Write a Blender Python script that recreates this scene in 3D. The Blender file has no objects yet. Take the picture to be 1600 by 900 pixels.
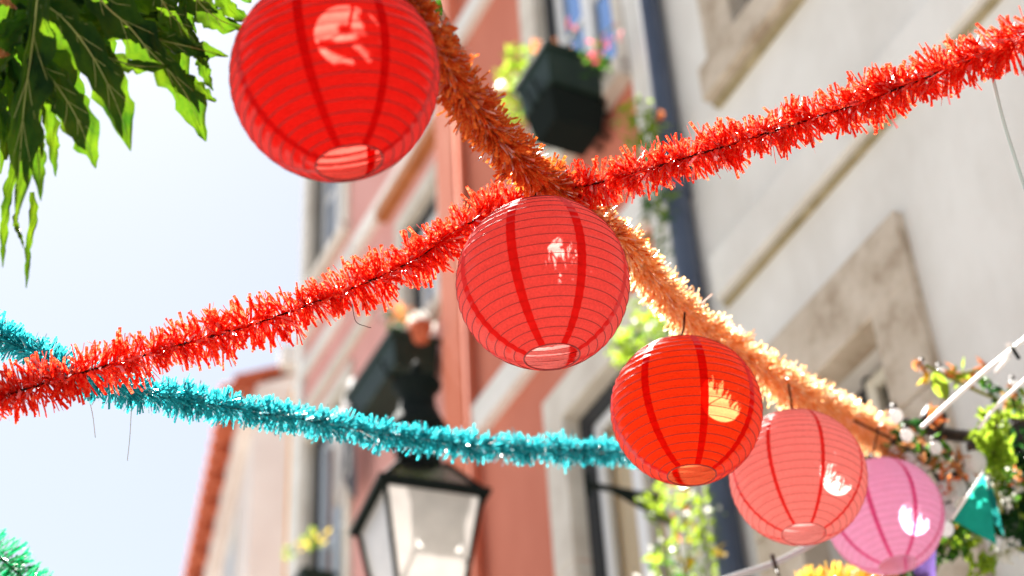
import bpy, math, random
import numpy as np
from mathutils import Vector, Matrix
random.seed(7)
rng = np.random.default_rng(11)
C = bpy.context.scene.collection
SC = bpy.context.scene
# ------------------------------------------------------------------ camera
FPX = 2777.0
CAM = np.array([0.0, 0.0, 1.6])
_up = np.array([577 - 800, 450 + 2980, -FPX]); _up /= np.linalg.norm(_up)
_d = np.array([-900 - 800, -(2700 - 450), -FPX]); _d /= np.linalg.norm(_d)
_d = _d - (_d @ _up) * _up; _d /= np.linalg.norm(_d)
RW = np.array([np.cross(_d, _up), _d, _up])          # world axes: x to the facade, y along the street, z up
cam_data = bpy.data.cameras.new('camera')
cam = bpy.data.objects.new('camera', cam_data); C.objects.link(cam)
M4 = Matrix.Identity(4)
for i in range(3):
    for j in range(3): M4[i][j] = float(RW[i, j])
    M4[i][3] = float(CAM[i])
cam.matrix_world = M4
cam_data.sensor_width = 36.0
cam_data.lens = 36.0 * FPX / 1600
cam_data.clip_start = 0.05; cam_data.clip_end = 3000
cam_data.dof.use_dof = True
cam_data.dof.focus_distance = 3.65
cam_data.dof.aperture_fstop = 2.0
SC.camera = cam
# ------------------------------------------------------------------ light
SUN = np.array([-0.008, 0.487, 0.874]); SUN /= np.linalg.norm(SUN)
sun_d = bpy.data.lights.new('sun', 'SUN'); sun_d.energy = 5.0; sun_d.angle = math.radians(0.55); sun_d.color = (1, .95, .88)
sun = bpy.data.objects.new('sun', sun_d); C.objects.link(sun)
sun.rotation_euler = Vector(SUN).to_track_quat('Z', 'Y').to_euler()
W = bpy.data.worlds.new('World'); SC.world = W; W.use_nodes = True
nt = W.node_tree; bg = nt.nodes['Background']
sky = nt.nodes.new('ShaderNodeTexSky'); sky.sky_type = 'NISHITA'; sky.sun_disc = False
sky.sun_elevation = math.asin(SUN[2]); sky.sun_rotation = math.atan2(SUN[0], SUN[1])
sky.dust_density = 0.6; sky.air_density = 1.0; sky.ozone_density = 1.0
hs = nt.nodes.new('ShaderNodeHueSaturation'); hs.inputs['Saturation'].default_value = 0.5; hs.inputs['Value'].default_value = 0.75
nt.links.new(sky.outputs[0], hs.inputs['Color']); nt.links.new(hs.outputs[0], bg.inputs[0])
bg.inputs[1].default_value = 0.05
SC.view_settings.view_transform = 'Standard'; SC.view_settings.look = 'None'; SC.view_settings.gamma = 1
SC.view_settings.exposure = 2.34
SC.render.engine = 'CYCLES'
SC.cycles.use_denoising = True
SC.cycles.max_bounces = 10; SC.cycles.transmission_bounces = 8; SC.cycles.diffuse_bounces = 6; SC.cycles.transparent_max_bounces = 8
SC.cycles.caustics_reflective = False; SC.cycles.caustics_refractive = False

# ------------------------------------------------------------------ helpers
def ray(px, py): return RW @ (np.array([px - 800, 450 - py, -FPX]) / FPX)
def P(px, py, dist):                                   # point at a distance from the camera
    v = ray(px, py); return CAM + v / np.linalg.norm(v) * dist
def onx(px, py, X=4.0): v = ray(px, py); return CAM + v * (X / v[0])
def ony(px, py, Y): v = ray(px, py); return CAM + v * (Y / v[1])
ORI = {}
def tag(o, label=None, cat=None, group=None, kind=None):
    if label: o['label'] = label
    if cat: o['category'] = cat
    if group: o['group'] = group
    if kind: o['kind'] = kind
    return o
def thing(name, label, cat, loc, group=None):
    o = bpy.data.objects.new(name, None); C.objects.link(o); o.empty_display_size = .1
    o.location = [float(v) for v in loc]; ORI[o.name] = np.array(loc, float)
    return tag(o, label, cat, group)
def link(name, me, mat, parent=None, smooth=False):
    if mat is not None:
        me.materials.clear()
        for m in (mat if isinstance(mat, (list, tuple)) else [mat]): me.materials.append(m)
    if smooth: me.shade_smooth()
    o = bpy.data.objects.new(name, me); C.objects.link(o)
    ORI[o.name] = np.zeros(3) if parent is None else ORI[parent.name]
    if parent is not None: o.parent = parent
    return o
class MB:
    def __init__(s): s.v = []; s.f = []
    def add(s, vs, fs):
        b = len(s.v); s.v += [tuple(map(float, p)) for p in vs]; s.f += [tuple(i + b for i in f) for f in fs]; return s
    def box(s, x0, x1, y0, y1, z0, z1, bev=0):
        vs = [(x, y, z) for x in (x0, x1) for y in (y0, y1) for z in (z0, z1)]
        return s.add(vs, [(0, 1, 3, 2), (4, 6, 7, 5), (0, 4, 5, 1), (2, 3, 7, 6), (0, 2, 6, 4), (1, 5, 7, 3)])
    def prism(s, bottom, top):
        n = len(bottom)
        return s.add(list(bottom) + list(top), [tuple(range(n))[::-1], tuple(range(n, 2 * n))] + [(i, (i + 1) % n, (i + 1) % n + n, i + n) for i in range(n)])
    def tube(s, pts, r, n=8, cap=True):
        pts = [np.array(p, float) for p in pts]; m = len(pts)
        rs = r if hasattr(r, '__len__') else [r] * m
        vs = []; prev = None
        for i, p in enumerate(pts):
            t = pts[min(i + 1, m - 1)] - pts[max(i - 1, 0)]; t /= np.linalg.norm(t) + 1e-12
            if prev is None:
                a = np.cross(t, (0, 0, 1.)) if abs(t[2]) < .95 else np.cross(t, (1., 0, 0))
            else: a = prev - (prev @ t) * t
            a /= np.linalg.norm(a); prev = a; b = np.cross(t, a)
            vs += [p + rs[i] * (a * math.cos(q * 2 * math.pi / n) + b * math.sin(q * 2 * math.pi / n)) for q in range(n)]
        fs = [(i * n + q, i * n + (q + 1) % n, (i + 1) * n + (q + 1) % n, (i + 1) * n + q) for i in range(m - 1) for q in range(n)]
        if cap: fs += [tuple(range(n))[::-1], tuple(range((m - 1) * n, m * n))]
        return s.add(vs, fs)
    def sphere(s, c, r, nu=10, nv=6, sz=1):
        vs = [(c[0], c[1], c[2] + r * sz)]
        for j in range(1, nv):
            th = math.pi * j / nv
            vs += [(c[0] + r * math.sin(th) * math.cos(2 * math.pi * i / nu), c[1] + r * math.sin(th) * math.sin(2 * math.pi * i / nu), c[2] + r * sz * math.cos(th)) for i in range(nu)]
        vs.append((c[0], c[1], c[2] - r * sz)); L = len(vs) - 1
        fs = [(0, 1 + i, 1 + (i + 1) % nu) for i in range(nu)]
        for j in range(nv - 2):
            a = 1 + j * nu
            fs += [(a + i, a + nu + i, a + nu + (i + 1) % nu, a + (i + 1) % nu) for i in range(nu)]
        a = 1 + (nv - 2) * nu
        fs += [(a + i, L, a + (i + 1) % nu) for i in range(nu)]
        return s.add(vs, fs)
    def build(s, name, mat, parent=None, smooth=False):
        o = ORI[parent.name] if parent is not None else np.zeros(3)
        me = bpy.data.meshes.new(name)
        me.from_pydata([(v[0] - o[0], v[1] - o[1], v[2] - o[2]) for v in s.v], [], s.f); me.update()
        return link(name, me, mat, parent, smooth)
def bevel(o, w, seg=2):
    m = o.modifiers.new('bevel', 'BEVEL'); m.width = w; m.segments = seg; m.limit_method = 'ANGLE'; return o
def spline(pts, n):
    p = np.array(pts, float); p = np.vstack([2 * p[0] - p[1], p, 2 * p[-1] - p[-2]]); out = []
    for i in range(1, len(p) - 2):
        for t in np.linspace(0, 1, n, endpoint=False):
            a, b, c, d = p[i - 1], p[i], p[i + 1], p[i + 2]
            out.append(.5 * (2 * b + (c - a) * t + (2 * a - 5 * b + 4 * c - d) * t * t + (3 * b - a - 3 * c + d) * t ** 3))
    out.append(p[-2]); return np.array(out)

# ------------------------------------------------------------------ materials
def nodes(name):
    m = bpy.data.materials.new(name); m.use_nodes = True; return m, m.node_tree, m.node_tree.nodes['Principled BSDF']
def plain(name, col, rough=.6, metal=0, spec=.5):
    m, t, b = nodes(name); b.inputs['Base Color'].default_value = (*col, 1); b.inputs['Roughness'].default_value = rough
    b.inputs['Metallic'].default_value = metal; b.inputs['Specular IOR Level'].default_value = spec; return m
def mottled(name, c0, c1, scale=3, rough=.85, bump=.2, bscale=60, detail=6, stretch=(1, 1, 1), lo=.35, hi=.65, c2=None):
    m, t, b = nodes(name)
    tc = t.nodes.new('ShaderNodeTexCoord'); mp = t.nodes.new('ShaderNodeMapping'); mp.inputs['Scale'].default_value = stretch
    t.links.new(tc.outputs['Object'], mp.inputs[0])
    n = t.nodes.new('ShaderNodeTexNoise'); n.inputs['Scale'].default_value = scale; n.inputs['Detail'].default_value = detail; n.inputs['Roughness'].default_value = .65
    t.links.new(mp.outputs[0], n.inputs['Vector'])
    r = t.nodes.new('ShaderNodeValToRGB'); r.color_ramp.elements[0].position = lo; r.color_ramp.elements[1].position = hi
    r.color_ramp.elements[0].color = (*c0, 1); r.color_ramp.elements[1].color = (*c1, 1)
    if c2: e = r.color_ramp.elements.new((lo + hi) / 2); e.color = (*c2, 1)
    t.links.new(n.outputs[0], r.inputs[0]); t.links.new(r.outputs[0], b.inputs['Base Color'])
    n2 = t.nodes.new('ShaderNodeTexNoise'); n2.inputs['Scale'].default_value = bscale; n2.inputs['Detail'].default_value = 4
    t.links.new(tc.outputs['Object'], n2.inputs['Vector'])
    bp = t.nodes.new('ShaderNodeBump'); bp.inputs['Strength'].default_value = bump; bp.inputs['Distance'].default_value = .01
    t.links.new(n2.outputs[0], bp.inputs['Height']); t.links.new(bp.outputs[0], b.inputs['Normal'])
    b.inputs['Roughness'].default_value = rough; b.inputs['Specular IOR Level'].default_value = .25
    return m
def thin(name, col, tcol, trans=.5, gloss=.08, rough=.4, nscale=40, var=.25, hue=None, fine=None, lo=.3, hi=.7):
    """paper, film or leaf: diffuse in front, translucent through, a little sheen"""
    m = bpy.data.materials.new(name); m.use_nodes = True; t = m.node_tree; N = t.nodes; N.clear()
    out = N.new('ShaderNodeOutputMaterial'); tc = N.new('ShaderNodeTexCoord')
    nz = N.new('ShaderNodeTexNoise'); nz.inputs['Scale'].default_value = nscale; nz.inputs['Detail'].default_value = 5; nz.inputs['Roughness'].default_value = .7
    t.links.new(tc.outputs['Object'], nz.inputs['Vector'])
    def cnode(c, c2):
        r = N.new('ShaderNodeValToRGB'); r.color_ramp.elements[0].position = lo; r.color_ramp.elements[1].position = hi
        r.color_ramp.elements[0].color = (*c2, 1); r.color_ramp.elements[1].color = (*c, 1)
        t.links.new(nz.outputs[0], r.inputs[0]); return r
    dk = lambda c: tuple(x * (1 - var) for x in c)
    a = cnode(col, hue[0] if hue else dk(col)); b = cnode(tcol, hue[1] if hue else dk(tcol))
    D = N.new('ShaderNodeBsdfDiffuse'); T = N.new('ShaderNodeBsdfTranslucent'); G = N.new('ShaderNodeBsdfGlossy'); G.inputs['Roughness'].default_value = rough
    t.links.new(a.outputs[0], D.inputs[0]); t.links.new(b.outputs[0], T.inputs[0])
    mx = N.new('ShaderNodeMixShader'); mx.inputs[0].default_value = trans; t.links.new(D.outputs[0], mx.inputs[1]); t.links.new(T.outputs[0], mx.inputs[2])
    fr = N.new('ShaderNodeLayerWeight'); fr.inputs[0].default_value = .12
    mu = N.new('ShaderNodeMath'); mu.operation = 'MULTIPLY'; mu.inputs[1].default_value = gloss * 3; t.links.new(fr.outputs['Fresnel'], mu.inputs[0])
    m2 = N.new('ShaderNodeMixShader'); t.links.new(mu.outputs[0], m2.inputs[0]); t.links.new(mx.outputs[0], m2.inputs[1]); t.links.new(G.outputs[0], m2.inputs[2])
    t.links.new(m2.outputs[0], out.inputs[0])
    if fine:
        n3 = N.new('ShaderNodeTexNoise'); n3.inputs['Scale'].default_value = fine[0]; n3.inputs['Detail'].default_value = 3
        t.links.new(tc.outputs['Object'], n3.inputs['Vector'])
        bp = N.new('ShaderNodeBump'); bp.inputs['Strength'].default_value = fine[1]; bp.inputs['Distance'].default_value = .002
        t.links.new(n3.outputs[0], bp.inputs['Height'])
        for q in (D, T, G): t.links.new(bp.outputs[0], q.inputs['Normal'])
    return m

M = {}
M['plaster_grey'] = mottled('cream grey plaster', (.585, .565, .53), (.71, .70, .675), 1.0, stretch=(1, 1.4, .7), lo=.3, hi=.6)
M['plaster_pink'] = mottled('pale pink plaster', (.62, .30, .27), (.70, .37, .34), 1.2, stretch=(1, 1.5, .6))
M['plaster_red'] = mottled('salmon red plaster', (.50, .155, .10), (.58, .20, .135), 1.1, stretch=(1, 1.5, .6))
M['pilaster_red'] = mottled('deep red plaster', (.60, .16, .09), (.68, .24, .15), 1.5, stretch=(1, 1.5, .6))
M['stone'] = mottled('old limestone', (.34, .27, .20), (.55, .48, .40), 5, bscale=30, bump=.6, c2=(.48, .41, .33))
M['stone_light'] = mottled('pale limestone', (.55, .50, .44), (.68, .64, .58), 4, bscale=40, bump=.3)
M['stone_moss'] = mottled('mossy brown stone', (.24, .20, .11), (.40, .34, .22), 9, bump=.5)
M['white_band'] = mottled('whitewashed moulding', (.62, .61, .58), (.74, .73, .71), 2)
M['pale_house'] = mottled('pale rose render', (.66, .58, .55), (.78, .72, .69), .8)
M['orange_wall'] = mottled('ochre orange render', (.62, .30, .10), (.70, .38, .16), 1)
M['rust_wall'] = mottled('rust brown moulding', (.34, .12, .04), (.46, .18, .07), 3)
M['tile'] = mottled('terracotta tile', (.36, .07, .035), (.55, .16, .08), 12)
M['paving'] = mottled('limestone paving', (.175, .163, .145), (.235, .22, .20), 1.2)
M['paint_white'] = plain('white window paint', (.72, .73, .75), .45)
M['paint_grey'] = plain('blue grey window paint', (.42, .47, .54), .45)
M['paint_cream'] = plain('cream window paint', (.60, .57, .48), .5)
M['black_gap'] = plain('blackened timber', (.02, .022, .026), .7)
M['iron'] = plain('black green iron', (.008, .012, .011), .85, 0, .08)
M['iron_brown'] = mottled('brown black iron', (.018, .012, .010), (.06, .035, .025), 20, rough=.5)
M['pipe'] = mottled('dark blue grey pipe paint', (.030, .044, .080), (.05, .068, .11), 3, rough=.45, bump=.1)
M['pipe'].node_tree.nodes['Principled BSDF'].inputs['Specular IOR Level'].default_value = .6
M['planter'] = mottled('dark green plastic', (.006, .018, .014), (.014, .030, .022), 8, rough=.5)
M['curtain_ochre'] = mottled('ochre curtain', (.66, .45, .20), (.76, .56, .30), 2, stretch=(1, 6, .4))
M['curtain_white'] = mottled('white curtain', (.62, .62, .64), (.78, .78, .78), 2, stretch=(1, 6, .4))
M['curtain_brown'] = mottled('brown curtain', (.20, .14, .08), (.30, .22, .13), 2, stretch=(1, 6, .4))
M['cable_white'] = plain('white cable sheath', (.78, .78, .76), .4)
M['cable_grey'] = plain('grey cable sheath', (.45, .46, .47), .4)
M['wire_dark'] = plain('dark wire', (.02, .006, .005), .8, 0, .1)
M['wire_pale'] = plain('pale wire', (.35, .42, .42), .5)
M['steel'] = plain('galvanised wire', (.5, .5, .5), .35, 1)
M['stem'] = mottled('green stem', (.16, .18, .04), (.24, .25, .07), 20)
M['bark'] = mottled('grey brown bark', (.10, .075, .05), (.18, .14, .10), 15)
def glass(name, tint, mixv, rough=.02, refl=(.9, .9, .9)):
    m = bpy.data.materials.new(name); m.use_nodes = True; t = m.node_tree; N = t.nodes; N.clear()
    out = N.new('ShaderNodeOutputMaterial'); T = N.new('ShaderNodeBsdfTransparent'); T.inputs[0].default_value = (*tint, 1)
    G = N.new('ShaderNodeBsdfGlossy'); G.inputs['Roughness'].default_value = rough; G.inputs[0].default_value = (*refl, 1)
    mx = N.new('ShaderNodeMixShader'); mx.inputs[0].default_value = mixv
    t.links.new(T.outputs[0], mx.inputs[1]); t.links.new(G.outputs[0], mx.inputs[2]); t.links.new(mx.outputs[0], out.inputs[0]); return m
M['glass'] = glass('window glass', (.92, .93, .93), .06)
M['glass_sky'] = glass('window glass with sky blue painted into its reflection', (.35, .45, .62), .65, .08, (.42, .62, .95))  # blue of the reflected sky is put into the glass colours
M['frosted'] = thin('frosted lamp glass', (.80, .78, .74), (.90, .88, .84), .6, .10, .3, 4, .25)
M['clear_bulb'] = thin('pearly bulb glass', (.85, .85, .85), (.92, .92, .92), .6, .3, .1, 6, .02)
def paper(name, col, tcol, **k): return thin(name, col, tcol, .60, .018, .6, 230, .26, fine=(420, .5), **k)
PAPER = {
 'crimson': (paper('crimson lantern paper', (.70, .004, .003), (.93, .13, .10)), plain('crimson paper seam', (.62, .004, .004), .7)),
 'coral': (paper('coral red lantern paper', (.82, .055, .042), (.95, .31, .28)), None),
 'orange_red': (paper('orange red lantern paper', (.82, .012, .002), (.95, .24, .09)), None),
 'salmon': (paper('salmon pink lantern paper', (.90, .28, .25), (.95, .46, .43)), None),
 'rose': (paper('rose pink lantern paper', (.90, .42, .64), (.95, .62, .80)), None)}
SEAM = {
 'crimson': thin('crimson paper seam', (.62, .004, .004), (.8, .012, .008), .45, .03),
 'coral': thin('coral paper seam', (.78, .012, .010), (.90, .045, .035), .45, .03),
 'orange_red': thin('orange red paper seam', (.75, .006, .002), (.90, .02, .006), .45, .03),
 'salmon': thin('salmon paper seam', (.80, .035, .03), (.92, .09, .08), .45, .03),
 'rose': thin('rose paper seam', (.75, .08, .25), (.90, .20, .42), .45, .03)}
RIBM = {'crimson': plain('dark red wire', (.06, .002, .002), .5), 'coral': plain('deep red wire', (.20, .008, .008), .5),
        'orange_red': plain('brick red wire', (.20, .008, .003), .5), 'salmon': plain('brown pink wire', (.42, .10, .09), .5), 'rose': plain('grey pink wire', (.60, .24, .36), .5)}
def film(name, c, t_, **k): return thin(name, c, t_, k.get('tr', .6), k.get('g', .17), k.get('r', .4), 150, .3, hue=k.get('hue'), lo=k.get('lo', .49), hi=k.get('hi', .62))
TINSEL = {
 'red': film('scarlet crepe film', (.66, .018, .005), (.95, .23, .11), hue=((.55, .004, .001), (.92, .022, .004))),
 'orange': film('orange crepe film', (.76, .24, .035), (.98, .76, .50), hue=((.58, .11, .010), (.96, .50, .15)), lo=.44, hi=.57),
 'rust': film('shaded orange crepe film', (.50, .085, .008), (.93, .38, .10), hue=((.28, .018, .003), (.85, .14, .018))),  # the same orange tinsel with its shade put into the colour
 'teal': film('turquoise crepe film', (.012, .32, .36), (.12, .72, .76), g=.34, r=.22, hue=((.004, .16, .20), (.02, .46, .52))),
 'green': film('emerald crepe film', (.004, .26, .09), (.02, .60, .24), hue=((.002, .12, .04), (.01, .38, .12))),
 'yellow': film('yellow crepe film', (.80, .42, .015), (.95, .72, .16), hue=((.7, .28, .006), (.92, .55, .06))),
}
LEAF = {
 'big': thin('dark glossy leaf', (.010, .030, .012), (.16, .26, .006), .5, .02, .4, 14, .5, hue=((.006, .020, .012), (.035, .13, .006))),
 'lime': thin('lime green leaf', (.16, .26, .02), (.50, .70, .06), .5, .05, .35, 10, .4),
 'mid': thin('mid green leaf', (.04, .11, .02), (.16, .40, .04), .5, .05, .35, 10, .5),
 'dark': thin('deep green leaf', (.015, .05, .02), (.04, .16, .03), .45, .06, .3, 10, .5),
 'autumn': thin('orange brown leaf', (.45, .16, .05), (.70, .32, .12), .5, .05, .35, 10, .4),
 'petal_yellow': thin('yellow petal', (.80, .50, .03), (.9, .7, .1), .5, .03),
 'petal_orange': thin('orange petal', (.75, .18, .05), (.9, .35, .12), .5, .03),
 'petal_pink': thin('magenta petal', (.65, .05, .12), (.85, .12, .2), .5, .03),
 'petal_white': thin('white petal', (.8, .8, .75), (.9, .9, .85), .5, .03),
}
VEIN = plain('yellow green leaf vein', (.20, .23, .06), .5)

# ------------------------------------------------------------------ setting
g = MB().add([(-400, -400, 0), (400, -400, 0), (400, 400, 0), (-400, 400, 0)], [(0, 1, 2, 3)]).build('ground', M['paving']); tag(g, kind='structure')

# ------------------------------------------------------------------ facade builders
def wall(y0, y1, z0, z1, holes, mat, parent, x0=4.0, x1=4.35):
    ys = sorted({y0, y1} | {v for h in holes for v in h[:2] if y0 < v < y1}); zs = sorted({z0, z1} | {v for h in holes for v in h[2:] if z0 < v < z1})
    m = MB()
    inh = lambda y, z: any(h[0] < y < h[1] and h[2] < z < h[3] for h in holes)
    for a, b in zip(ys, ys[1:]):
        for c, d in zip(zs, zs[1:]):
            if inh((a + b) / 2, (c + d) / 2): continue
            for x in (x0, x1): m.add([(x, a, c), (x, b, c), (x, b, d), (x, a, d)], [(0, 3, 2, 1) if x == x0 else (0, 1, 2, 3)])
    for h in holes:
        a, b, c, d = h
        m.add([(x0, a, c), (x0, b, c), (x0, b, d), (x0, a, d), (x1, a, c), (x1, b, c), (x1, b, d), (x1, a, d)], [(0, 1, 5, 4), (1, 2, 6, 5), (2, 3, 7, 6), (3, 0, 4, 7)])
    m.add([(x0, y0, z0), (x0, y1, z0), (x0, y1, z1), (x0, y0, z1), (x1, y0, z0), (x1, y1, z0), (x1, y1, z1), (x1, y0, z1)], [(0, 1, 5, 4), (1, 2, 6, 5), (2, 3, 7, 6), (3, 0, 4, 7)])
    return m.build('wall', mat, parent)
def window(parent, y0, y1, z0, z1, rec=.16, fw=.06, mull=1, trans=(), fm='paint_white', gl='glass', cur='curtain_white', gap=0.0, curdep=.05):
    """frame with panes; x into the wall"""
    X = 4.0 + rec
    if gap:
        gm = MB().box(X - .03, X + .05, y1 - gap, y1, z0, z1).box(X - .03, X + .05, y0, y0 + gap * .5, z0, z1).box(X - .03, X + .05, y0 + gap * .5, y1 - gap, z1 - gap, z1)
        gm.build('shutter_track', M['black_gap'], parent)
        y0 += gap * .5; y1 -= gap; z1 -= gap
    f = MB().box(X, X + .05, y0, y0 + fw, z0, z1).box(X, X + .05, y1 - fw, y1, z0, z1).box(X, X + .05, y0 + fw, y1 - fw, z1 - fw, z1).box(X, X + .05, y0 + fw, y1 - fw, z0, z0 + fw)
    w = f.build('window', M[fm], parent); bevel(w, .006)
    ye = [y0 + fw + (y1 - y0 - 2 * fw) * i / (mull + 1) for i in range(mull + 2)]
    for i in range(1, mull + 1):
        bevel(MB().box(X - .012, X + .052, ye[i] - fw * .75, ye[i] + fw * .75, z0 + fw + .002, z1 - fw - .002).build('mullion', M[fm], w), .006)
    ze = [z0 + fw] + list(trans) + [z1 - fw]
    for i in range(mull + 1):
        a = ye[i] + (fw * .75 if i else 0) + .001; b = ye[i + 1] - (fw * .75 if i < mull else 0) - .001
        for c, d in zip(ze, ze[1:]):
            MB().box(X + .02, X + .026, a, b, c + .002, d - .002).build('pane', M[gl], w)
        for t in trans: MB().box(X + .004, X + .046, a, b, t - .018, t + .018).build('glazing_bar', M[fm], w)
    m = MB(); n = 24
    vs = []; 
    for i in range(n + 1):
        y = y0 + (y1 - y0) * i / n; x = X + .05 + curdep + .012 * math.sin(i * 2.3) ; vs += [(x, y, z0), (x, y, z1)]
    m.add(vs, [(2 * i, 2 * i + 2, 2 * i + 3, 2 * i + 1) for i in range(n)])
    m.build('curtain', M[cur], w)
    return w
def block(parent, name, mat, y0, y1, z0, z1, proud=.04, x1=None, bev=.008):
    if x1 is None: x1 = 4.1 if name in ('jamb_stone', 'lintel') else 4.05
    return bevel(MB().box(4 - proud, x1, y0, y1, z0, z1).build(name, M[mat], parent), bev)
# --- grey plaster house (nearest, right)
gh = thing('plaster_house', 'tall cream grey plastered house on the right with old stone window surrounds', 'house', (4, 2.5, 0))
GH = [(4.41, 5.13, 4.55, 5.97), (3.95, 4.95, 8.16, 9.8), (2.0, 3.1, 4.55, 5.97)]
wall(-2.0, 5.93, 0, 17, GH, M['plaster_grey'], gh)
block(gh, 'string_course', 'plaster_grey', -2.0, 5.42, 6.80, 7.06, .07)
block(gh, 'drip_edge', 'stone_moss', -2.0, 5.42, 6.772, 6.797, .030)
block(gh, 'corner_strip', 'white_band', 5.74, 5.93, 0, 17, .035)
# lower window surround built of separate blocks
block(gh, 'lintel', 'stone', 4.14, 5.44, 5.966, 6.33, .045)
for a, b in ((5.48, 5.97), (4.9, 5.475), (4.3, 4.895)):
    block(gh, 'jamb_stone', 'stone', 4.14, 4.414, a + .003, b, .045); block(gh, 'jamb_stone', 'stone', 5.126, 5.44, a + .003, b, .045)
block(gh, 'sill', 'stone', 4.1, 5.5, 4.30, 4.548, .12, 4.2)
window(gh, 4.41, 4.76, 4.55, 5.925, .15, .06, 0, (5.0,), 'paint_cream', 'glass', 'curtain_brown')
window(gh, 4.80, 5.13, 4.55, 5.85, .20, .06, 0, (5.0,), 'paint_cream', 'glass', 'curtain_brown')
MB().box(4.17, 4.24, 4.762, 4.798, 4.55, 5.97).box(4.21, 4.25, 4.41, 5.13, 5.86, 5.97).build('window_head', M['black_gap'], gh)
# upper window
block(gh, 'sill', 'stone', 3.75, 5.22, 7.93, 8.155, .10, 4.2)
block(gh, 'drip_edge', 'stone_moss', 3.75, 5.22, 7.907, 7.927, .045)
block(gh, 'jamb_stone', 'stone', 4.945, 5.2, 8.16, 9.0, .045); block(gh, 'jamb_stone', 'stone', 4.945, 5.2, 9.004, 9.8, .045)
block(gh, 'jamb_stone', 'stone', 3.72, 3.955, 8.16, 9.8, .045); block(gh, 'lintel', 'stone', 3.72, 5.2, 9.796, 10.1, .045)
window(gh, 3.95, 4.95, 8.16, 9.8, .12, .06, 1, (9.0,), 'paint_white', 'glass_sky', 'curtain_white', .10)
window(gh, 2.0, 3.1, 4.55, 5.97, .20, .07, 1, (5.2,), 'paint_cream', 'glass', 'curtain_brown', .09)
pp = MB().tube([(3.93, 5.60, z) for z in (0.1, 4, 8, 12, 17)], .062, 16).build('drainpipe', M['pipe'], gh, True)
for z in (2.2, 4.9, 7.6, 9.35, 12.5):
    MB().tube([(3.93, 5.60, z), (3.93, 5.60, z + .12)], .074, 16).build('pipe_collar', M['pipe'], pp, True)
    bevel(MB().box(3.95, 4.0, 5.50, 5.70, z + .14, z + .17).build('pipe_bracket', M['iron'], pp), .004)

# --- salmon red house
rh = thing('red_house', 'salmon red plastered house in the middle with a white string course', 'house', (4, 7.1, 0))
RH = [(6.08, 7.05, 5.0, 7.2), (6.05, 6.98, 9.0, 10.9)]
wall(5.94, 8.17, 0, 17, RH, M['plaster_red'], rh)
block(rh, 'string_course', 'white_band', 5.94, 8.12, 7.74, 7.96, .07)
block(rh, 'string_course', 'white_band', 5.94, 8.30, 11.22, 11.42, .07)
block(rh, 'jamb_stone', 'stone_light', 7.045, 7.27, 5.0, 6.3, .035); block(rh, 'jamb_stone', 'stone_light', 7.045, 7.27, 6.304, 7.2, .035)
block(rh, 'jamb_stone', 'stone_light', 5.95, 6.085, 5.0, 7.2, .035); block(rh, 'lintel', 'stone_light', 5.95, 7.27, 7.196, 7.43, .035)
block(rh, 'sill', 'stone_light', 5.95, 7.32, 4.85, 4.995, .10, 4.2)
window(rh, 6.08, 7.05, 5.0, 7.2, .10, .065, 1, (), 'paint_white', 'glass', 'curtain_ochre', .10, .02)
block(rh, 'jamb_stone', 'stone_light', 6.975, 7.18, 9.0, 10.9, .035); block(rh, 'jamb_stone', 'stone_light', 5.95, 6.055, 9.0, 10.9, .035)
block(rh, 'lintel', 'stone_light', 5.95, 7.18, 10.896, 11.1, .035); block(rh, 'sill', 'stone_light', 5.95, 7.25, 8.84, 8.995, .10, 4.2)
window(rh, 6.05, 6.98, 9.0, 10.9, .08, .08, 1, (10.0,), 'paint_white', 'glass_sky', 'curtain_white', .09)
block(rh, 'pilaster', 'pilaster_red', 8.17, 8.46, 0, 17, .10)
MB().tube([(3.93, 8.14, z) for z in (0, 5, 11.1)], .022, 12).build('painted_downpipe', M['pilaster_red'], rh, True)

# --- pale pink house
ph = thing('pink_house', 'pale pink plastered house on the left edge of the row against the sky', 'house', (4, 10, 0))
PH = [(8.62, 9.25, 9.22, 10.35), (10.52, 11.38, 11.35, 13.2), (10.42, 11.30, 7.6, 9.72)]
wall(8.47, 11.52, 0, 17, PH, M['plaster_pink'], ph)
block(ph, 'string_course', 'white_band', 9.35, 11.52, 10.82, 10.98, .07); block(ph, 'drip_edge', 'rust_wall', 8.47, 9.62, 10.70, 10.817, .10)
block(ph, 'string_course', 'white_band', 8.47, 9.348, 10.82, 10.98, .07)
block(ph, 'string_course', 'white_band', 10.5, 11.52, 10.42, 10.56, .04)
block(ph, 'string_course', 'stone_light', 9.9, 11.52, 9.98, 10.10, .04)
for (a, b, c, d), cu, gl, fm in zip(PH, ('curtain_white', 'curtain_white', 'curtain_white'), ('glass_sky', 'glass_sky', 'glass'), ('paint_white', 'paint_white', 'paint_grey')):
    block(ph, 'jamb_stone', 'stone_light', b - .005, b + .14, c, d, .035); block(ph, 'jamb_stone', 'stone_light', a - .12, a + .005, c, d, .035)
    block(ph, 'lintel', 'stone_light', a - .12, b + .14, d - .004, d + .15, .035); block(ph, 'sill', 'stone_light', a - .14, b + .16, c - .12, c - .004, .08, 4.2)
    window(ph, a, b, c, d, .08, .07, 1, ((c + d) / 2,), fm, gl, cu, .09)
block(ph, 'corner_strip', 'white_band', 11.40, 11.525, 0, 17, .045)

# --- strip house in ochre orange and far pale house
oh = thing('ochre_house', 'narrow strip of ochre orange wall between the pink house and the pale one', 'house', (4.2, 11.8, 0))
MB().box(4.02, 5.5, 11.53, 11.86, 0, 10.6).build('wall', M['orange_wall'], oh)
bevel(MB().box(3.98, 5.4, 11.54, 11.67, 0, 10.55).build('corner_strip', M['white_band'], oh), .01)

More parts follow.
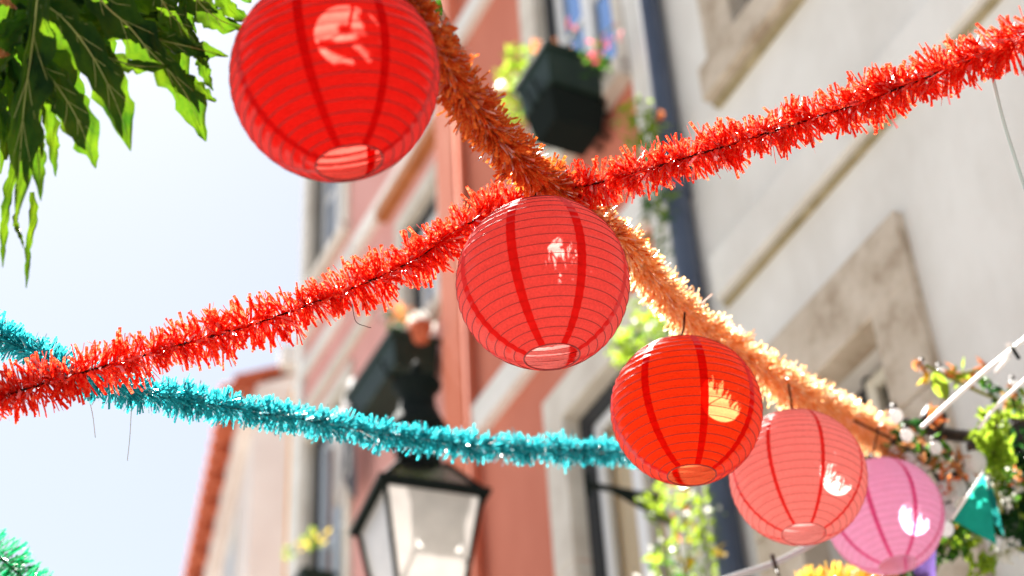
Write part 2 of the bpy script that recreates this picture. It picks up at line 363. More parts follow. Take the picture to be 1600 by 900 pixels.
# far pale house: its eave recedes along its own street line
P0 = P(367, 604, 21.0); v = ray(-77, 2650); dr = np.array([v[0], v[1], 0]); dr /= np.linalg.norm(dr); rt = np.array([dr[1], -dr[0], 0])
fh = thing('pale_house', 'pale rose house far down the street with a terracotta tiled eave', 'house', (P0[0], P0[1], 0))
zt = P0[2]
def fb(m, a0, a1, b0, b1, z0, z1):                      # box in the far house's own frame: a along the street, b to the right
    base = lambda a, b: P0[:2] + dr[:2] * a + rt[:2] * b
    q = [base(a0, b0), base(a1, b0), base(a1, b1), base(a0, b1)]
    return m.prism([(p[0], p[1], z0) for p in q], [(p[0], p[1], z1) for p in q])
fb(MB(), 0, 14, .25, 6, 0, zt - .05).build('wall', M['pale_house'], fh)
fb(MB(), -.02, 14.05, .10, .25, zt - .42, zt - .06).build('cornice', M['pale_house'], fh)
for i in range(46):                                    # tile ends of the eave
    a = i * .30
    m = MB(); q = P0 + dr * (a + .13)
    m.tube([q + rt * .34 + np.array([0, 0, .14]), q - rt * .12 + np.array([0, 0, -.02])], [.13, .12], 7)
    m.build('roof_tile', M['tile'], fh, True)
    if i % 2 == 0: fb(MB(), a - .03, a + .05, -.05, .22, zt - .20, zt - .07).build('rafter_end', M['tile'], fh)
rm = MB(); apex = 2.6
rp = lambda a, b, z: tuple(np.append(P0[:2] + dr[:2] * a + rt[:2] * b, z))
rm.prism([rp(-.05, -.02, zt + .05), rp(14, -.02, zt + .05), rp(14, 3, zt + apex * .5), rp(-.05, 3, zt + apex * .5)],
         [rp(-.05, -.02, zt + .13), rp(14, -.02, zt + .13), rp(14, 3, zt + apex * .5 + .08), rp(-.05, 3, zt + apex * .5 + .08)])
rm.build('roof', M['tile'], fh)
q = MB().prism([rp(-.02, .25, zt - .04), rp(-.02, 5.9, zt - .04), rp(.2, 5.9, zt - .04), rp(.2, .25, zt - .04)],
               [rp(-.02, .25, zt + .04), rp(-.02, 3.0, zt + apex * .5), rp(.2, 3.0, zt + apex * .5), rp(.2, .25, zt + .04)]); q.build('gable', M['pale_house'], fh)
MB().prism([rp(-.22, .5, zt + .28), rp(-.22, 3.1, zt + .10), rp(0, 3.1, zt + .10), rp(0, .5, zt + .28)],
           [rp(-.22, .5, zt + .52), rp(-.22, 3.1, zt + .34), rp(0, 3.1, zt + .34), rp(0, .5, zt + .52)]).build('coping', M['white_band'], fh)
for (a, z) in ((1.2, zt - 2.6), (4.2, zt - 2.6), (7.4, zt - 2.6), (1.2, zt - 6.2), (4.2, zt - 6.2)):
    w = fb(MB(), a, a + .12, .21, .30, z, z + 1.7); w = fb(w, a + .98, a + 1.1, .21, .30, z, z + 1.7); w = fb(w, a + .12, a + .98, .21, .30, z + 1.58, z + 1.7)
    w = w.build('window', M['white_band'], fh)
    fb(MB(), a + .12, a + .98, .235, .249, z, z + 1.58).build('pane', M['paint_grey'], w)
    fb(MB(), a - .1, a + 1.2, .12, .25, z - .14, z - .02).build('sill', M['white_band'], w)
fb(MB(), -.25, -.02, .9, 1.6, zt - 3.0, zt - 2.86).build('wall_ledge', M['white_band'], fh)

# ------------------------------------------------------------------ tinsel garlands
def tinsel(name, label, pts, rad, dens, width, mat, core_r=.0026, lenvar=.25, lean=.45, bundle=.4, seed=1, group='tinsel garlands', coremat='wire_dark', curl=.16, rscale=None, upper=None, swap=(0, 0)):
    r = np.random.default_rng(seed)
    path = spline(pts, 24); seg = np.linalg.norm(np.diff(path, axis=0), axis=1); s = np.concatenate([[0], np.cumsum(seg)]); L = s[-1]
    t = thing(name, label, 'garland', path[len(path) // 2], group)
    core = MB().tube(path[::2], core_r, 6).build('core_wire', M[coremat], t, True)
    n = int(L * dens); u = np.sort(r.uniform(0, L, n))
    c = np.stack([np.interp(u, s, path[:, k]) for k in range(3)], 1)
    tg = np.gradient(path, axis=0); tg /= np.linalg.norm(tg, axis=1)[:, None]
    T = np.stack([np.interp(u, s, tg[:, k]) for k in range(3)], 1); T /= np.linalg.norm(T, axis=1)[:, None]
    A = np.cross(T, [0, 0, 1.]); A /= np.linalg.norm(A, axis=1)[:, None]; B = np.cross(T, A)
    # strips leave the wire in twisted bundles
    ph = r.uniform(0, 2 * np.pi, n); k = np.round((u / .012 + ph / (2 * np.pi) * 6)) ; rb = np.random.default_rng(seed + 5)
    tab = rb.normal(0, 1, (4, 4096)); ki = (k.astype(int)) % 4096
    ph = ph + bundle * tab[0][ki] * .5
    ln = rad * (1 - lenvar * r.random(n) ** 1.5) * (1 + .10 * tab[1][ki] + .10 * np.sin(u * 37 + tab[2][0]) + .06 * np.sin(u * 91))
    if rscale: ln = ln * np.interp(u / L, rscale[0], rscale[1])
    le = lean * (.6 * tab[3][ki] + .7 * r.normal(0, 1, n)) * .6
    D = A * np.cos(ph)[:, None] + B * np.sin(ph)[:, None] + T * le[:, None]; D /= np.linalg.norm(D, axis=1)[:, None]
    G = np.array([0, 0, -1.]) * .16 + r.normal(0, curl, (n, 3)) * .5
    side = np.cross(D, r.normal(0, 1, (n, 3))); side /= np.linalg.norm(side, axis=1)[:, None]
    w = width * r.uniform(.6, 1.25, n)[:, None] * .5
    l = ln[:, None]
    p0 = c + D * rad * .015; p1 = c + D * l * .5 + side * 0 ; D2 = D + G; D2 /= np.linalg.norm(D2, axis=1)[:, None]
    p2 = p1 + D2 * l * .5
    tw = r.normal(0, .5, n)[:, None]; N1 = np.cross(D, side); s2 = side * np.cos(tw) + N1 * np.sin(tw)
    V = np.stack([p0 - side * w * .7, p0 + side * w * .7, p1 - side * w, p1 + side * w, p2 - s2 * w, p2 + s2 * w], 1) - ORI[t.name]
    idx = np.arange(n)[:, None] * 6
    F = np.concatenate([idx + np.array([0, 1, 3, 2]), idx + np.array([2, 3, 5, 4])], 1).reshape(-1, 4)
    me = bpy.data.meshes.new('fringe')
    me.vertices.add(n * 6); me.vertices.foreach_set('co', V.reshape(-1).astype(np.float32))
    me.loops.add(F.size); me.loops.foreach_set('vertex_index', F.reshape(-1).astype(np.int32))
    me.polygons.add(len(F)); me.polygons.foreach_set('loop_start', np.arange(0, F.size, 4, dtype=np.int32)); me.polygons.foreach_set('loop_total', np.full(len(F), 4, np.int32))
    me.update(calc_edges=True)
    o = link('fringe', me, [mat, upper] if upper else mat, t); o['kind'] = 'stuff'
    if upper:                                           # darker slot puts leaf shade into the colour of the first stretch
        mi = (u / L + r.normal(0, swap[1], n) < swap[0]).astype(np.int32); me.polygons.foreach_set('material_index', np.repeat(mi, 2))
    return t, path
GP = 'tinsel garlands strung across the street'
tinsel('tinsel_garland', 'scarlet tinsel garland rising to the top right corner above the coral lantern', [P(-620, 850, 3.9), P(-160, 690, 3.62), P(-20, 628, 3.60), P(120, 585, 3.58), P(260, 545, 3.57), P(400, 505, 3.58), P(520, 462, 3.60), P(640, 410, 3.64), P(740, 345, 3.72), P(860, 303, 3.80), P(960, 280, 3.80), P(1060, 250, 3.74), P(1200, 208, 3.66), P(1350, 158, 3.58), P(1480, 108, 3.50), P(1610, 55, 3.42), P(1760, -10, 3.34), P(2250, -260, 3.5)],
       .061, 2150, .0060, TINSEL['red'], seed=3, group=GP, lean=.75, lenvar=.4)
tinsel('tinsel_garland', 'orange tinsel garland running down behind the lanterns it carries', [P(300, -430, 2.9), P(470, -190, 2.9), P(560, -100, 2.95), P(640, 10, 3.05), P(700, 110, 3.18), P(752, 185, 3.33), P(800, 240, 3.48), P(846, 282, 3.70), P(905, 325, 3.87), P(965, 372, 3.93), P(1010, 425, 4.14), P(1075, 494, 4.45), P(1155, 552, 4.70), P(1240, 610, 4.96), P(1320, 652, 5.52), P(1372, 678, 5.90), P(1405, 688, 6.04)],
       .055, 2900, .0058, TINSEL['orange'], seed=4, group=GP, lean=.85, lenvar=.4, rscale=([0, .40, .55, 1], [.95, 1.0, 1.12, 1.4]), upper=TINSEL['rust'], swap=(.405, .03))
tinsel('tinsel_garland', 'turquoise tinsel garland sagging below the scarlet one', [P(-520, 240, 4.4), P(-120, 455, 3.9), P(0, 525, 3.82), P(60, 556, 3.74), P(115, 582, 3.66), P(200, 607, 3.84), P(320, 630, 4.05), P(450, 652, 4.25), P(600, 678, 4.5), P(750, 697, 4.75), P(880, 703, 4.95), P(1000, 708, 5.2), P(1110, 712, 5.5), P(1230, 716, 6.0), P(1330, 724, 6.9)],
       .048, 2500, .0050, TINSEL['teal'], seed=5, group=GP, lean=.75, lenvar=.4)
tinsel('tinsel_garland', 'emerald tinsel garland in the bottom left corner of the sky', [P(-420, 560, 4.8), P(-160, 770, 4.6), P(-60, 830, 4.6), P(10, 880, 4.6), P(70, 935, 4.6), P(150, 1010, 4.6)], .062, 2600, .004, TINSEL['green'], seed=6, group=GP)
tinsel('tinsel_garland', 'yellow tinsel garland peeping out under the rose pink lantern', [P(1200, 960, 5.6), P(1275, 915, 5.6), P(1330, 908, 5.6), P(1385, 918, 5.6), P(1450, 960, 5.6)], .062, 3600, .004, TINSEL['yellow'], seed=7, group=GP)

# ------------------------------------------------------------------ paper lanterns
TOPS = []; NG = 8; TH0 = math.asin(.315); NR = 21
def profile(nper=4):
    ths = []
    for i in range(NR):
        for k in range(nper):
            ths.append((i + k / nper, k / nper))
    ths.append((NR, 0)); out = []
    for u, f in ths:
        th = TH0 + (math.pi - 2 * TH0) * u / NR
        out.append((th, 1 - .016 * math.sin(math.pi * f)))
    return out
def lantern(label, px, py, rpx, col, R, tilt, fwd, phase, top_dist, top_px, seamw=.055):
    dist = R * FPX / rpx * np.linalg.norm(ray(px, py)); ctr = P(px, py, R * FPX / rpx)
    t = thing('paper_lantern', label, 'lantern', ctr, 'round paper lanterns hanging from the orange garland')
    view = (ctr - CAM) / np.linalg.norm(ctr - CAM)
    ax = np.array([0, 0, 1.])
    q = Matrix.Rotation(math.radians(tilt), 3, Vector(view)); ax = np.array(q @ Vector(ax))
    rgt = np.cross(view, ax); rgt /= np.linalg.norm(rgt)
    q = Matrix.Rotation(math.radians(fwd), 3, Vector(rgt)); ax = np.array(q @ Vector(ax))
    tow = -view - (-view @ ax) * ax; tow /= np.linalg.norm(tow); rgt = np.cross(ax, tow)
    if rgt @ RW[:, 0] < 0: rgt = -rgt
    Bs = np.stack([rgt, tow, ax], 1)                  # lantern axes in columns
    lr = np.random.default_rng(int(px))
    def pt(phi, th, r):                               # phi measured from the side facing the camera
        return Bs @ np.array([math.sin(phi) * math.sin(th), math.cos(phi) * math.sin(th), math.cos(th)]) * r * R
    pr = profile()
    wob = [(lr.uniform(.002, .005), lr.integers(1, 4), lr.uniform(0, 6.28)) for _ in range(4)]
    def warp(phi, th): return 1 + sum(a * math.sin(k * phi + p) * math.sin(th * (1 + i % 2)) for i, (a, k, p) in enumerate(wob))
    na = 8
    for gidx in range(NG):
        m = MB(); vs = []
        a0 = math.radians(phase) + gidx * math.pi / 4
        for (th, r) in pr:
            for j in range(na + 1):
                f = j / na; phi = a0 + f * math.pi / 4
                vs.append(pt(phi, th, warp(phi, th) * (1 - (1 - r) * (1 + .5 * math.sin(phi * 9 + th * 31)) - .004 * math.sin(math.pi * f) ** 2) + (lr.normal(0, .0018) if 0 < j < na and r < 1 else 0)))
        w = na + 1
        m.add([v + ctr for v in vs], [(i * w + j, i * w + j + 1, (i + 1) * w + j + 1, (i + 1) * w + j) for i in range(len(pr) - 1) for j in range(na)])
        m.build('paper_panel', PAPER[col][0], t, True)
        m = MB(); vs = []
        for (th, r) in pr:
            hw = seamw * (.55 + .45 * math.sin(th)) / max(math.sin(th), .3)
            for j in (-1, 0, 1):
                phi = a0 + hw * j; vs.append(pt(phi, th, warp(phi, th) * (1 - (1 - r) * .7) + .0035))
        m.add([v + ctr for v in vs], [(i * 3 + j, i * 3 + j + 1, (i + 1) * 3 + j + 1, (i + 1) * 3 + j) for i in range(len(pr) - 1) for j in range(2)])
        m.build('paper_seam', SEAM[col], t, True)
    for i in range(NR + 1):
        th = TH0 + (math.pi - 2 * TH0) * i / NR
        rr = .0016 if i in (0, NR) else .0008
        pts = [pt(k * 2 * math.pi / 56, th, warp(k * 2 * math.pi / 56, th) * .9985) + ctr for k in range(57)]
        MB().tube(pts, rr, 5, False).build('rim_hoop' if i in (0, NR) else 'wire_hoop', RIBM[col], t, True)
    # wire stretcher and hanging string
    tz = math.cos(TH0) * R * .99; tr = math.sin(TH0) * R
    m = MB(); a = Bs @ np.array([tr, 0, tz]); b = Bs @ np.array([-tr, 0, tz]); a2 = Bs @ np.array([tr * .3, 0, -tz * .2])
    top = Bs @ np.array([0, 0, tz + .02]); TOPS.append(ctr + Bs @ np.array([0, 0, tz]))
    m.tube([ctr + a, ctr + top, ctr + b], .0011, 6); m.build('wire_stretcher', M['steel'], t, True)
    hk = P(top_px[0], top_px[1], top_dist)
    MB().tube([ctr + top, (ctr + top + hk) / 2 + np.array([.003, 0, 0]), hk], .0028, 6).build('hanging_string', M['wire_dark'], t, True)
    return t
LANT = [
 lantern('crimson round paper lantern, largest and highest, at the top left of the row', 524, 121, 162, 'crimson', .175, -10.5, 13, -14, 2.98, (560, -98), .046),
 lantern('coral red round paper lantern where the scarlet and orange garlands cross', 848.5, 442.5, 136.5, 'coral', .175, -2.5, 10, -17, 3.66, (838, 280)),
 lantern('bright orange red round paper lantern overlapping the salmon one', 1072.5, 641, 117.5, 'orange_red', .175, 3, 7, -30, 4.24, (1070, 488)),
 lantern('salmon pink round paper lantern with brown hoops between orange red and rose ones', 1247, 745, 105, 'salmon', .175, 4.5, 1, -22, 4.76, (1232, 600), .03),
 lantern('rose pink round paper lantern, smallest and lowest of the row', 1382, 806, 89, 'rose', .175, -3, 2, -10, 5.40, (1372, 668), .04),
]

# ------------------------------------------------------------------ big lobed leaves, top left
def lobe(m, vm, pts, wl, wr, base_d, tipd, seed,  serr=.18, curl=.012, n=26, vein=.0016, k=6):
    """one lobe: midrib through picture-plane points carried at their own depth, blade on both sides with a wavy toothed margin"""
    r = np.random.default_rng(seed)
    c = spline([(a[0], a[1]) for a in pts], 12); L = np.concatenate([[0], np.cumsum(np.linalg.norm(np.diff(c, axis=0), axis=1))]); L /= L[-1]
    u = np.linspace(0, 1, n); cx = np.interp(u, L, c[:, 0]); cy = np.interp(u, L, c[:, 1])
    tx = np.gradient(cx); ty = np.gradient(cy); q = np.hypot(tx, ty); nx, ny = -ty / q, tx / q
    ws = []
    for wv in (wl, wr):
        w = np.interp(u, np.linspace(0, 1, len(wv)), wv)
        w = .86 * w * (1 + serr * np.sin(u * (14 + 5 * r.random()) * 2 + r.random() * 6) + serr * .6 * r.normal(0, 1, n)); ws.append(np.maximum(w, .3))
    d = base_d + (tipd - base_d) * u + .008 * np.sin(u * 9 + r.random() * 6)
    vs = []; p1, p2 = r.random(2) * 6
    for i in range(n):
        for j in range(-k, k + 1):
            f = j / k; w = ws[0][i] if f < 0 else ws[1][i]
            px = cx[i] - nx[i] * f * w if f < 0 else cx[i] - nx[i] * f * w; py = cy[i] - ny[i] * f * w
            a = abs(f)
            dd = d[i] - curl * a * 1.2 + curl * 1.3 * a * a * math.sin(u[i] * 17 + (p1 if f < 0 else p2)) + .004 * math.sin(f * 9 + u[i] * 24)
            vs.append(P(px, py, dd))
    w_ = 2 * k + 1
    m.add(vs, [(i * w_ + j, i * w_ + j + 1, (i + 1) * w_ + j + 1, (i + 1) * w_ + j) for i in range(n - 1) for j in range(w_ - 1)])
    if vm is not None:
        vm.tube([P(cx[i], cy[i], d[i] - .003) for i in range(0, n - 2)], [vein * (1 - .8 * u[i]) for i in range(0, n - 2)], 5)
        for i in range(3, n - 5, 4):                  # side veins
            for sgn, W_ in ((-1, ws[0]), (1, ws[1])):
                w = W_[min(i + 4, n - 1)] * .75
                if w < 9: continue
                e = min(i + 4, n - 1)
                mid = P((cx[i] + cx[e]) / 2 - nx[i] * sgn * w * .45, (cy[i] + cy[e]) / 2 - ny[i] * sgn * w * .45, (d[i] + d[e]) / 2 - .007)
                vm.tube([P(cx[i], cy[i], d[i] - .003), mid, P(cx[e] - nx[e] * sgn * w, cy[e] - ny[e] * sgn * w, d[e] - curl - .004)], [vein * .45, vein * .35, vein * .2], 4)
D0 = 3.2
LEAVES = [
 ('leaf', [  # lower left leaf with hanging lobes
  ([(62, -60), (58, 0), (48, 87), (38, 160), (30, 260), (24, 350)], (12, 14, 10, 20, 26, 6, 1), (8, 25, 40, 38, 30, 22, 2), .006),
  ([(50, 85), (72, 112), (100, 150), (125, 195), (150, 263)], (16, 34, 30, 34, 22, 1), (10, 26, 30, 36, 24, 1), .008),
  ([(66, 130), (78, 190), (84, 235), (87, 276)], (12, 14, 12, 10, 1), (10, 16, 14, 8, 1), .0),
  ([(60, 0), (100, 30), (138, 78), (170, 135), (192, 190), (204, 236)], (10, 30, 38, 34, 30, 20, 1), (10, 32, 34, 30, 34, 20, 1), .010),
  ([(138, 76), (175, 92), (215, 103), (268, 104)], (10, 20, 15, 11, 1), (12, 16, 12, 9, 1), .006),
  ([(45, 20), (22, 45), (6, 85), (-14, 130)], (12, 22, 20, 14, 2), (14, 20, 22, 12, 2), .0),
  ([(38, 165), (52, 205), (60, 250), (64, 314)], (8, 16, 14, 12, 1), (8, 17, 15, 9, 1), .006),
  ([(50, 300), (52, 335), (45, 380), (41, 450)], (5, 8, 5, 7, 5, 1), (5, 9, 8, 5, 5, 1), .0),
  ([(22, 250), (14, 300), (7, 350), (4, 418)], (6, 10, 8, 7, 1), (5, 8, 8, 7, 1), .0),
  ([(28, 330), (24, 345), (34, 375), (37, 388)], (4, 6, 4, 1), (4, 5, 4, 1), .0),
  ]),
 ('leaf', [  # middle leaf
  ([(150, -50), (158, 0), (200, 40), (232, 78), (258, 104), (292, 150), (322, 221)], (12, 26, 34, 32, 26, 30, 24, 1), (14, 50, 44, 34, 18, 18, 26, 1), .010),
  ([(205, 45), (250, 62), (300, 74), (357, 88)], (10, 22, 17, 14, 1), (12, 20, 16, 13, 1), .008),
  ([(158, 0), (150, 30), (140, 60), (160, 90)], (20, 30, 26, 10), (20, 26, 26, 10), .0),
  ([(300, 66), (314, 90), (322, 118), (333, 142)], (8, 13, 12, 9, 1), (7, 12, 12, 8, 1), .0),
  ([(262, 106), (300, 128), (325, 150), (338, 158)], (8, 16, 14, 2), (6, 10, 12, 2), .0),
  ]),
 ('leaf', [  # right leaf, bright green
  ([(235, -30), (262, 15), (288, 45), (312, 72)], (12, 22, 26, 18, 3), (12, 22, 24, 14, 3), .010),
  ([(285, -30), (315, 8), (345, 32), (385, 45)], (14, 26, 28, 20, 2), (14, 22, 18, 12, 2), .010),
  ([(330, -30), (352, 5), (378, 25), (398, 34)], (10, 16, 14, 2), (10, 14, 10, 2), .0),
  ]),
 ('leaf', [  # far left leaf behind, lit through
  ([(-30, 100), (-8, 160), (8, 205), (10, 250)], (14, 22, 24, 18, 4), (14, 24, 20, 14, 2), .0),
  ([(-20, 60), (-4, 90), (4, 115), (6, 130)], (14, 12, 10, 2), (14, 10, 10, 2), .0),
  ]),
]
SHADE = (SUN - (SUN @ np.array([0, 0, 0.])) * 0)
tree = thing('leafy_branch', 'large dark green lobed leaves with lit yellow green tips hanging in the top left corner', 'branch', P(40, -60, D0))
for li, (nm, lobes) in enumerate(LEAVES):
    m = MB(); vm = MB()
    for i, (pts, wl, wr, vn) in enumerate(lobes):
        lobe(m, vm if vn else None, pts, wl, wr, D0 + .05 * li + .01 * i, D0 + .05 * li - .03 + .02 * ((i * 7) % 3), 100 * li + i, vein=.0022)
    o = m.build('leaf', LEAF['big'], tree, True)
    if vm.v: vm.build('vein', VEIN, o, True)
# upper leaves of the same branch, nearer the sun: they shade the ones below
def shift(pts, dx, dy): return [(a + dx, b + dy) for a, b in pts]
for li, (src, dx, dy, dd) in enumerate(((0, -24, -78, .15), (1, -26, -90, .17), (0, -40, -128, .27), (1, -50, -135, .28))):
    m = MB()
    for i, (pts, wl, wr, vn) in enumerate(LEAVES[src][1]):
        if src == 0 and i >= 7: continue
        lobe(m, None, shift(pts, dx, dy), [w * .95 for w in wl], [w * .95 for w in wr], D0 + dd, D0 + dd + .02, 900 + 100 * li + i, n=18, k=4)
    m.build('leaf', LEAF['big'], tree, True)
m = MB()
for a, b in (((-10, -15), (26, 14)), ((-12, 78), (16, 86))):
    m = MB(); lobe(m, None, [a, ((a[0] + b[0]) / 2, (a[1] + b[1]) / 2 + 2), b], (4, 9, 1), (4, 9, 1), D0 - .02, D0, 77); m.build('withered_leaf', LEAF['autumn'], tree, True)
MB().tube([P(40, -420, D0 + .1), P(52, -200, D0 + .05), P(60, -90, D0), P(61, -50, D0)], [.012, .009, .006, .004], 8).build('stem', M['stem'], tree, True)
MB().tube([P(40, -420, D0 + .1), P(120, -160, D0 + .06), P(152, -45, D0 + .05)], [.010, .006, .004], 8).build('stem', M['stem'], tree, True)
MB().tube([P(40, -420, D0 + .1), P(200, -180, D0 + .08), P(285, -28, D0 + .1)], [.010, .006, .004], 8).build('stem', M['stem'], tree, True)

# ------------------------------------------------------------------ blurred plants of the background
def leafcloud(m, c, rad, n, size, r, squash=(1, 1, 1)):
    for _ in range(n):
        d = r.normal(0, 1, 3); d /= np.linalg.norm(d); p = np.array(c) + d * np.array(squash) * rad * r.random() ** .45
        a = r.normal(0, 1, 3); a /= np.linalg.norm(a); b = np.cross(a, r.normal(0, 1, 3)); b /= np.linalg.norm(b); s = size * r.uniform(.6, 1.3)
        nn = np.cross(a, b) * s * .18
        m.add([p - a * s, p - b * s * .42 + nn, p + a * s, p + b * s * .42 + nn, p + nn * -.6], [(0, 1, 4), (1, 2, 4), (2, 3, 4), (3, 0, 4)])
def plant(name, label, cat, base, stems, clouds, seed, group=None):
    """base point, stem polylines, clouds = (centre, radius, count, leaf size, material)"""
    r = np.random.default_rng(seed); t = thing(name, label, cat, base, group)
    if stems:
        m = MB()
        for s in stems: m.tube(spline(s, 5), .006, 5)
        m.build('stem', M['stem'], t)
    by = {}
    for c, rad, n, size, mt in clouds: leafcloud(by.setdefault(mt, MB()), c, rad, n, size, r)
    for mt, m in by.items():
        o = m.build('blossom' if mt.startswith('petal') else 'foliage', LEAF[mt], t); o['kind'] = 'stuff'
    return t
# upper window box
def planter(label, y0, y1, z0, z1, xa=3.62, xb=3.90, tilt=0):
    t = thing('window_box', label, 'planter', ((xa + xb) / 2, (y0 + y1) / 2, z0))
    m = MB(); e = .02
    m.prism([(xa + .03, y0 + .03, z0), (xb - .01, y0 + .03, z0), (xb - .01, y1 - .03, z0), (xa + .03, y1 - .03, z0)], [(xa, y0, z1), (xb, y0, z1), (xb, y1, z1), (xa, y1, z1)])
    bevel(m.build('box', M['planter'], t), .01)
    m = MB().box(xa - .015, xb + .015, y0 - .015, y0 + .01, z1 - .03, z1 + .012).box(xa - .015, xb + .015, y1 - .01, y1 + .015, z1 - .03, z1 + .012).box(xa - .015, xa + .01, y0 + .01, y1 - .01, z1 - .03, z1 + .012)
    bevel(m.build('rim', M['planter'], t), .004)
    for y in (y0 + .15, y1 - .15):
        MB().tube([(xb + .12, y, z0 - .012), (xa + .02, y, z0 - .012), (xa - .02, y, z0 + .1)], .012, 6).build('bracket', M['iron'], t)
        MB().tube([(xb + .12, y, z0 - .25), (xa + .08, y, z0 - .02)], .010, 6).build('brace', M['iron'], t)
    return t

t = planter('dark green window box under the upper window of the red house', 6.12, 6.52, 8.84, 9.10, 3.54, 3.96)
bevel(MB().prism([(3.62, 6.22, 8.62), (3.92, 6.22, 8.62), (3.92, 6.46, 8.62), (3.62, 6.46, 8.62)], [(3.57, 6.17, 8.83), (3.94, 6.17, 8.83), (3.94, 6.49, 8.83), (3.57, 6.49, 8.83)]).build('drip_tray', M['iron'], t), .01)
planter('long dark green window box of the pink house above the street lantern', 8.62, 9.45, 8.58, 8.84, 3.62, 3.96)
planter('little dark window box with yellow flowers low at the pink house', 10.55, 10.95, 7.90, 8.10, 3.72, 3.96)
Q = lambda px, py, X=3.7: tuple(onx(px, py, X))
plant('window_plant', 'yellow green leaves with white blossoms spilling left of the upper window box', 'plant', Q(835, 110),
      [[Q(850, 85), Q(830, 105), Q(812, 150), Q(808, 190)], [Q(845, 85), Q(810, 95), Q(795, 120)]],
      [(Q(820, 110), .18, 90, .045, 'lime'), (Q(838, 150), .12, 30, .04, 'mid'), (Q(850, 185), .10, 20, .04, 'dark'), (Q(812, 160), .14, 45, .045, 'lime'), (Q(800, 185), .10, 16, .04, 'mid'), (Q(792, 130), .08, 8, .04, 'petal_white'), (Q(820, 135), .10, 9, .035, 'petal_white'), (Q(845, 75), .06, 14, .03, 'petal_orange'), (Q(830, 195), .10, 14, .05, 'mid')], 21)
plant('window_plant', 'magenta stemmed flowers standing up out of the upper window box', 'plant', Q(910, 95, 3.75),
      [[Q(915, 100, 3.75), Q(930, 80, 3.75), Q(955, 62, 3.75)], [Q(912, 100, 3.75), Q(908, 70, 3.75), Q(885, 30, 3.75)], [Q(925, 100, 3.75), Q(938, 60, 3.75), Q(958, 40, 3.75)]],
      [(Q(935, 82, 3.75), .09, 14, .026, 'petal_pink'), (Q(955, 55, 3.75), .07, 7, .024, 'petal_pink'), (Q(888, 40, 3.75), .06, 5, .02, 'petal_pink'), (Q(870, 80, 3.75), .09, 16, .03, 'petal_orange'), (Q(930, 100, 3.75), .12, 30, .03, 'mid'), (Q(895, 88, 3.75), .10, 14, .03, 'dark')], 22)
plant('window_plant', 'red and cream flowers over the long dark window box of the pink house', 'plant', Q(655, 520, 3.8),
      [[Q(670, 535, 3.8), Q(650, 515, 3.8), Q(618, 500, 3.8)]],
      [(Q(614, 500, 3.8), .10, 20, .05, 'dark'), (Q(622, 490, 3.8), .08, 12, .04, 'petal_orange'), (Q(640, 492, 3.8), .07, 8, .04, 'petal_orange'), (Q(618, 515, 3.8), .06, 6, .04, 'petal_white'), (Q(655, 508, 3.8), .10, 16, .045, 'petal_white'), (Q(640, 530, 3.8), .10, 16, .045, 'mid'), (Q(612, 540, 3.8), .08, 14, .04, 'mid')], 23)
flower_pot = thing('flower_pot', 'small terracotta pot standing on the end of the long window box', 'flower pot', Q(658, 532, 3.75))
m = MB(); c = np.array(Q(658, 532, 3.75)); m.tube([c, c + [0, 0, .09], c + [0, 0, .093], c + [0, 0, .12]], [.05, .07, .08, .08], 14); m.build('pot', M['tile'], flower_pot, True)
plant('window_plant', 'drooping yellow flowers in the little window box at the bottom left', 'plant', Q(490, 835, 3.8),
      [[Q(505, 840, 3.8), Q(480, 840, 3.8), Q(448, 862, 3.8)]],
      [(Q(500, 836, 3.8), .08, 9, .03, 'petal_yellow'), (Q(485, 840, 3.8), .09, 16, .035, 'lime'), (Q(468, 850, 3.8), .07, 6, .028, 'petal_yellow'), (Q(452, 862, 3.8), .06, 12, .03, 'lime')], 24)
GV = 'climbing plants on the house fronts'
plant('climbing_plant', 'loose lime green shoot beside the drainpipe above the scarlet garland', 'plant', Q(1010, 240, 3.85),
      [[Q(1020, 300, 3.85), Q(1010, 240, 3.85), Q(990, 180, 3.85)], [Q(1020, 290, 3.85), Q(1028, 220, 3.85), Q(1022, 185, 3.85)]],
      [(Q(1005, 195, 3.85), .17, 110, .032, 'lime'), (Q(1018, 225, 3.85), .15, 80, .03, 'lime'), (Q(985, 172, 3.85), .05, 5, .035, 'petal_yellow'), (Q(1030, 185, 3.85), .04, 4, .03, 'petal_orange')], 25, GV)
plant('climbing_plant', 'green trailing stems beside the drainpipe just below the scarlet garland', 'plant', Q(1030, 350, 3.85),
      [[Q(1020, 300, 3.85), Q(1035, 340, 3.85), Q(1030, 400, 3.85)]],
      [(Q(1030, 335, 3.85), .15, 40, .032, 'mid'), (Q(1035, 375, 3.85), .12, 24, .03, 'mid'), (Q(1040, 320, 3.85), .10, 18, .03, 'lime'), (Q(1015, 310, 3.85), .10, 16, .03, 'dark')], 26, GV)
plant('climbing_plant', 'lime green vine over the window head between the coral and orange red lanterns', 'plant', Q(990, 530, 3.8),
      [[Q(1040, 470, 3.8), Q(1000, 520, 3.8), Q(955, 565, 3.8)]],
      [(Q(1010, 515, 3.8), .20, 90, .035, 'lime'), (Q(975, 545, 3.8), .12, 44, .035, 'lime'), (Q(1035, 490, 3.8), .16, 60, .035, 'lime'), (Q(1000, 540, 3.8), .15, 26, .032, 'mid'), (Q(1028, 520, 3.8), .14, 10, .03, 'petal_white')], 27, GV)
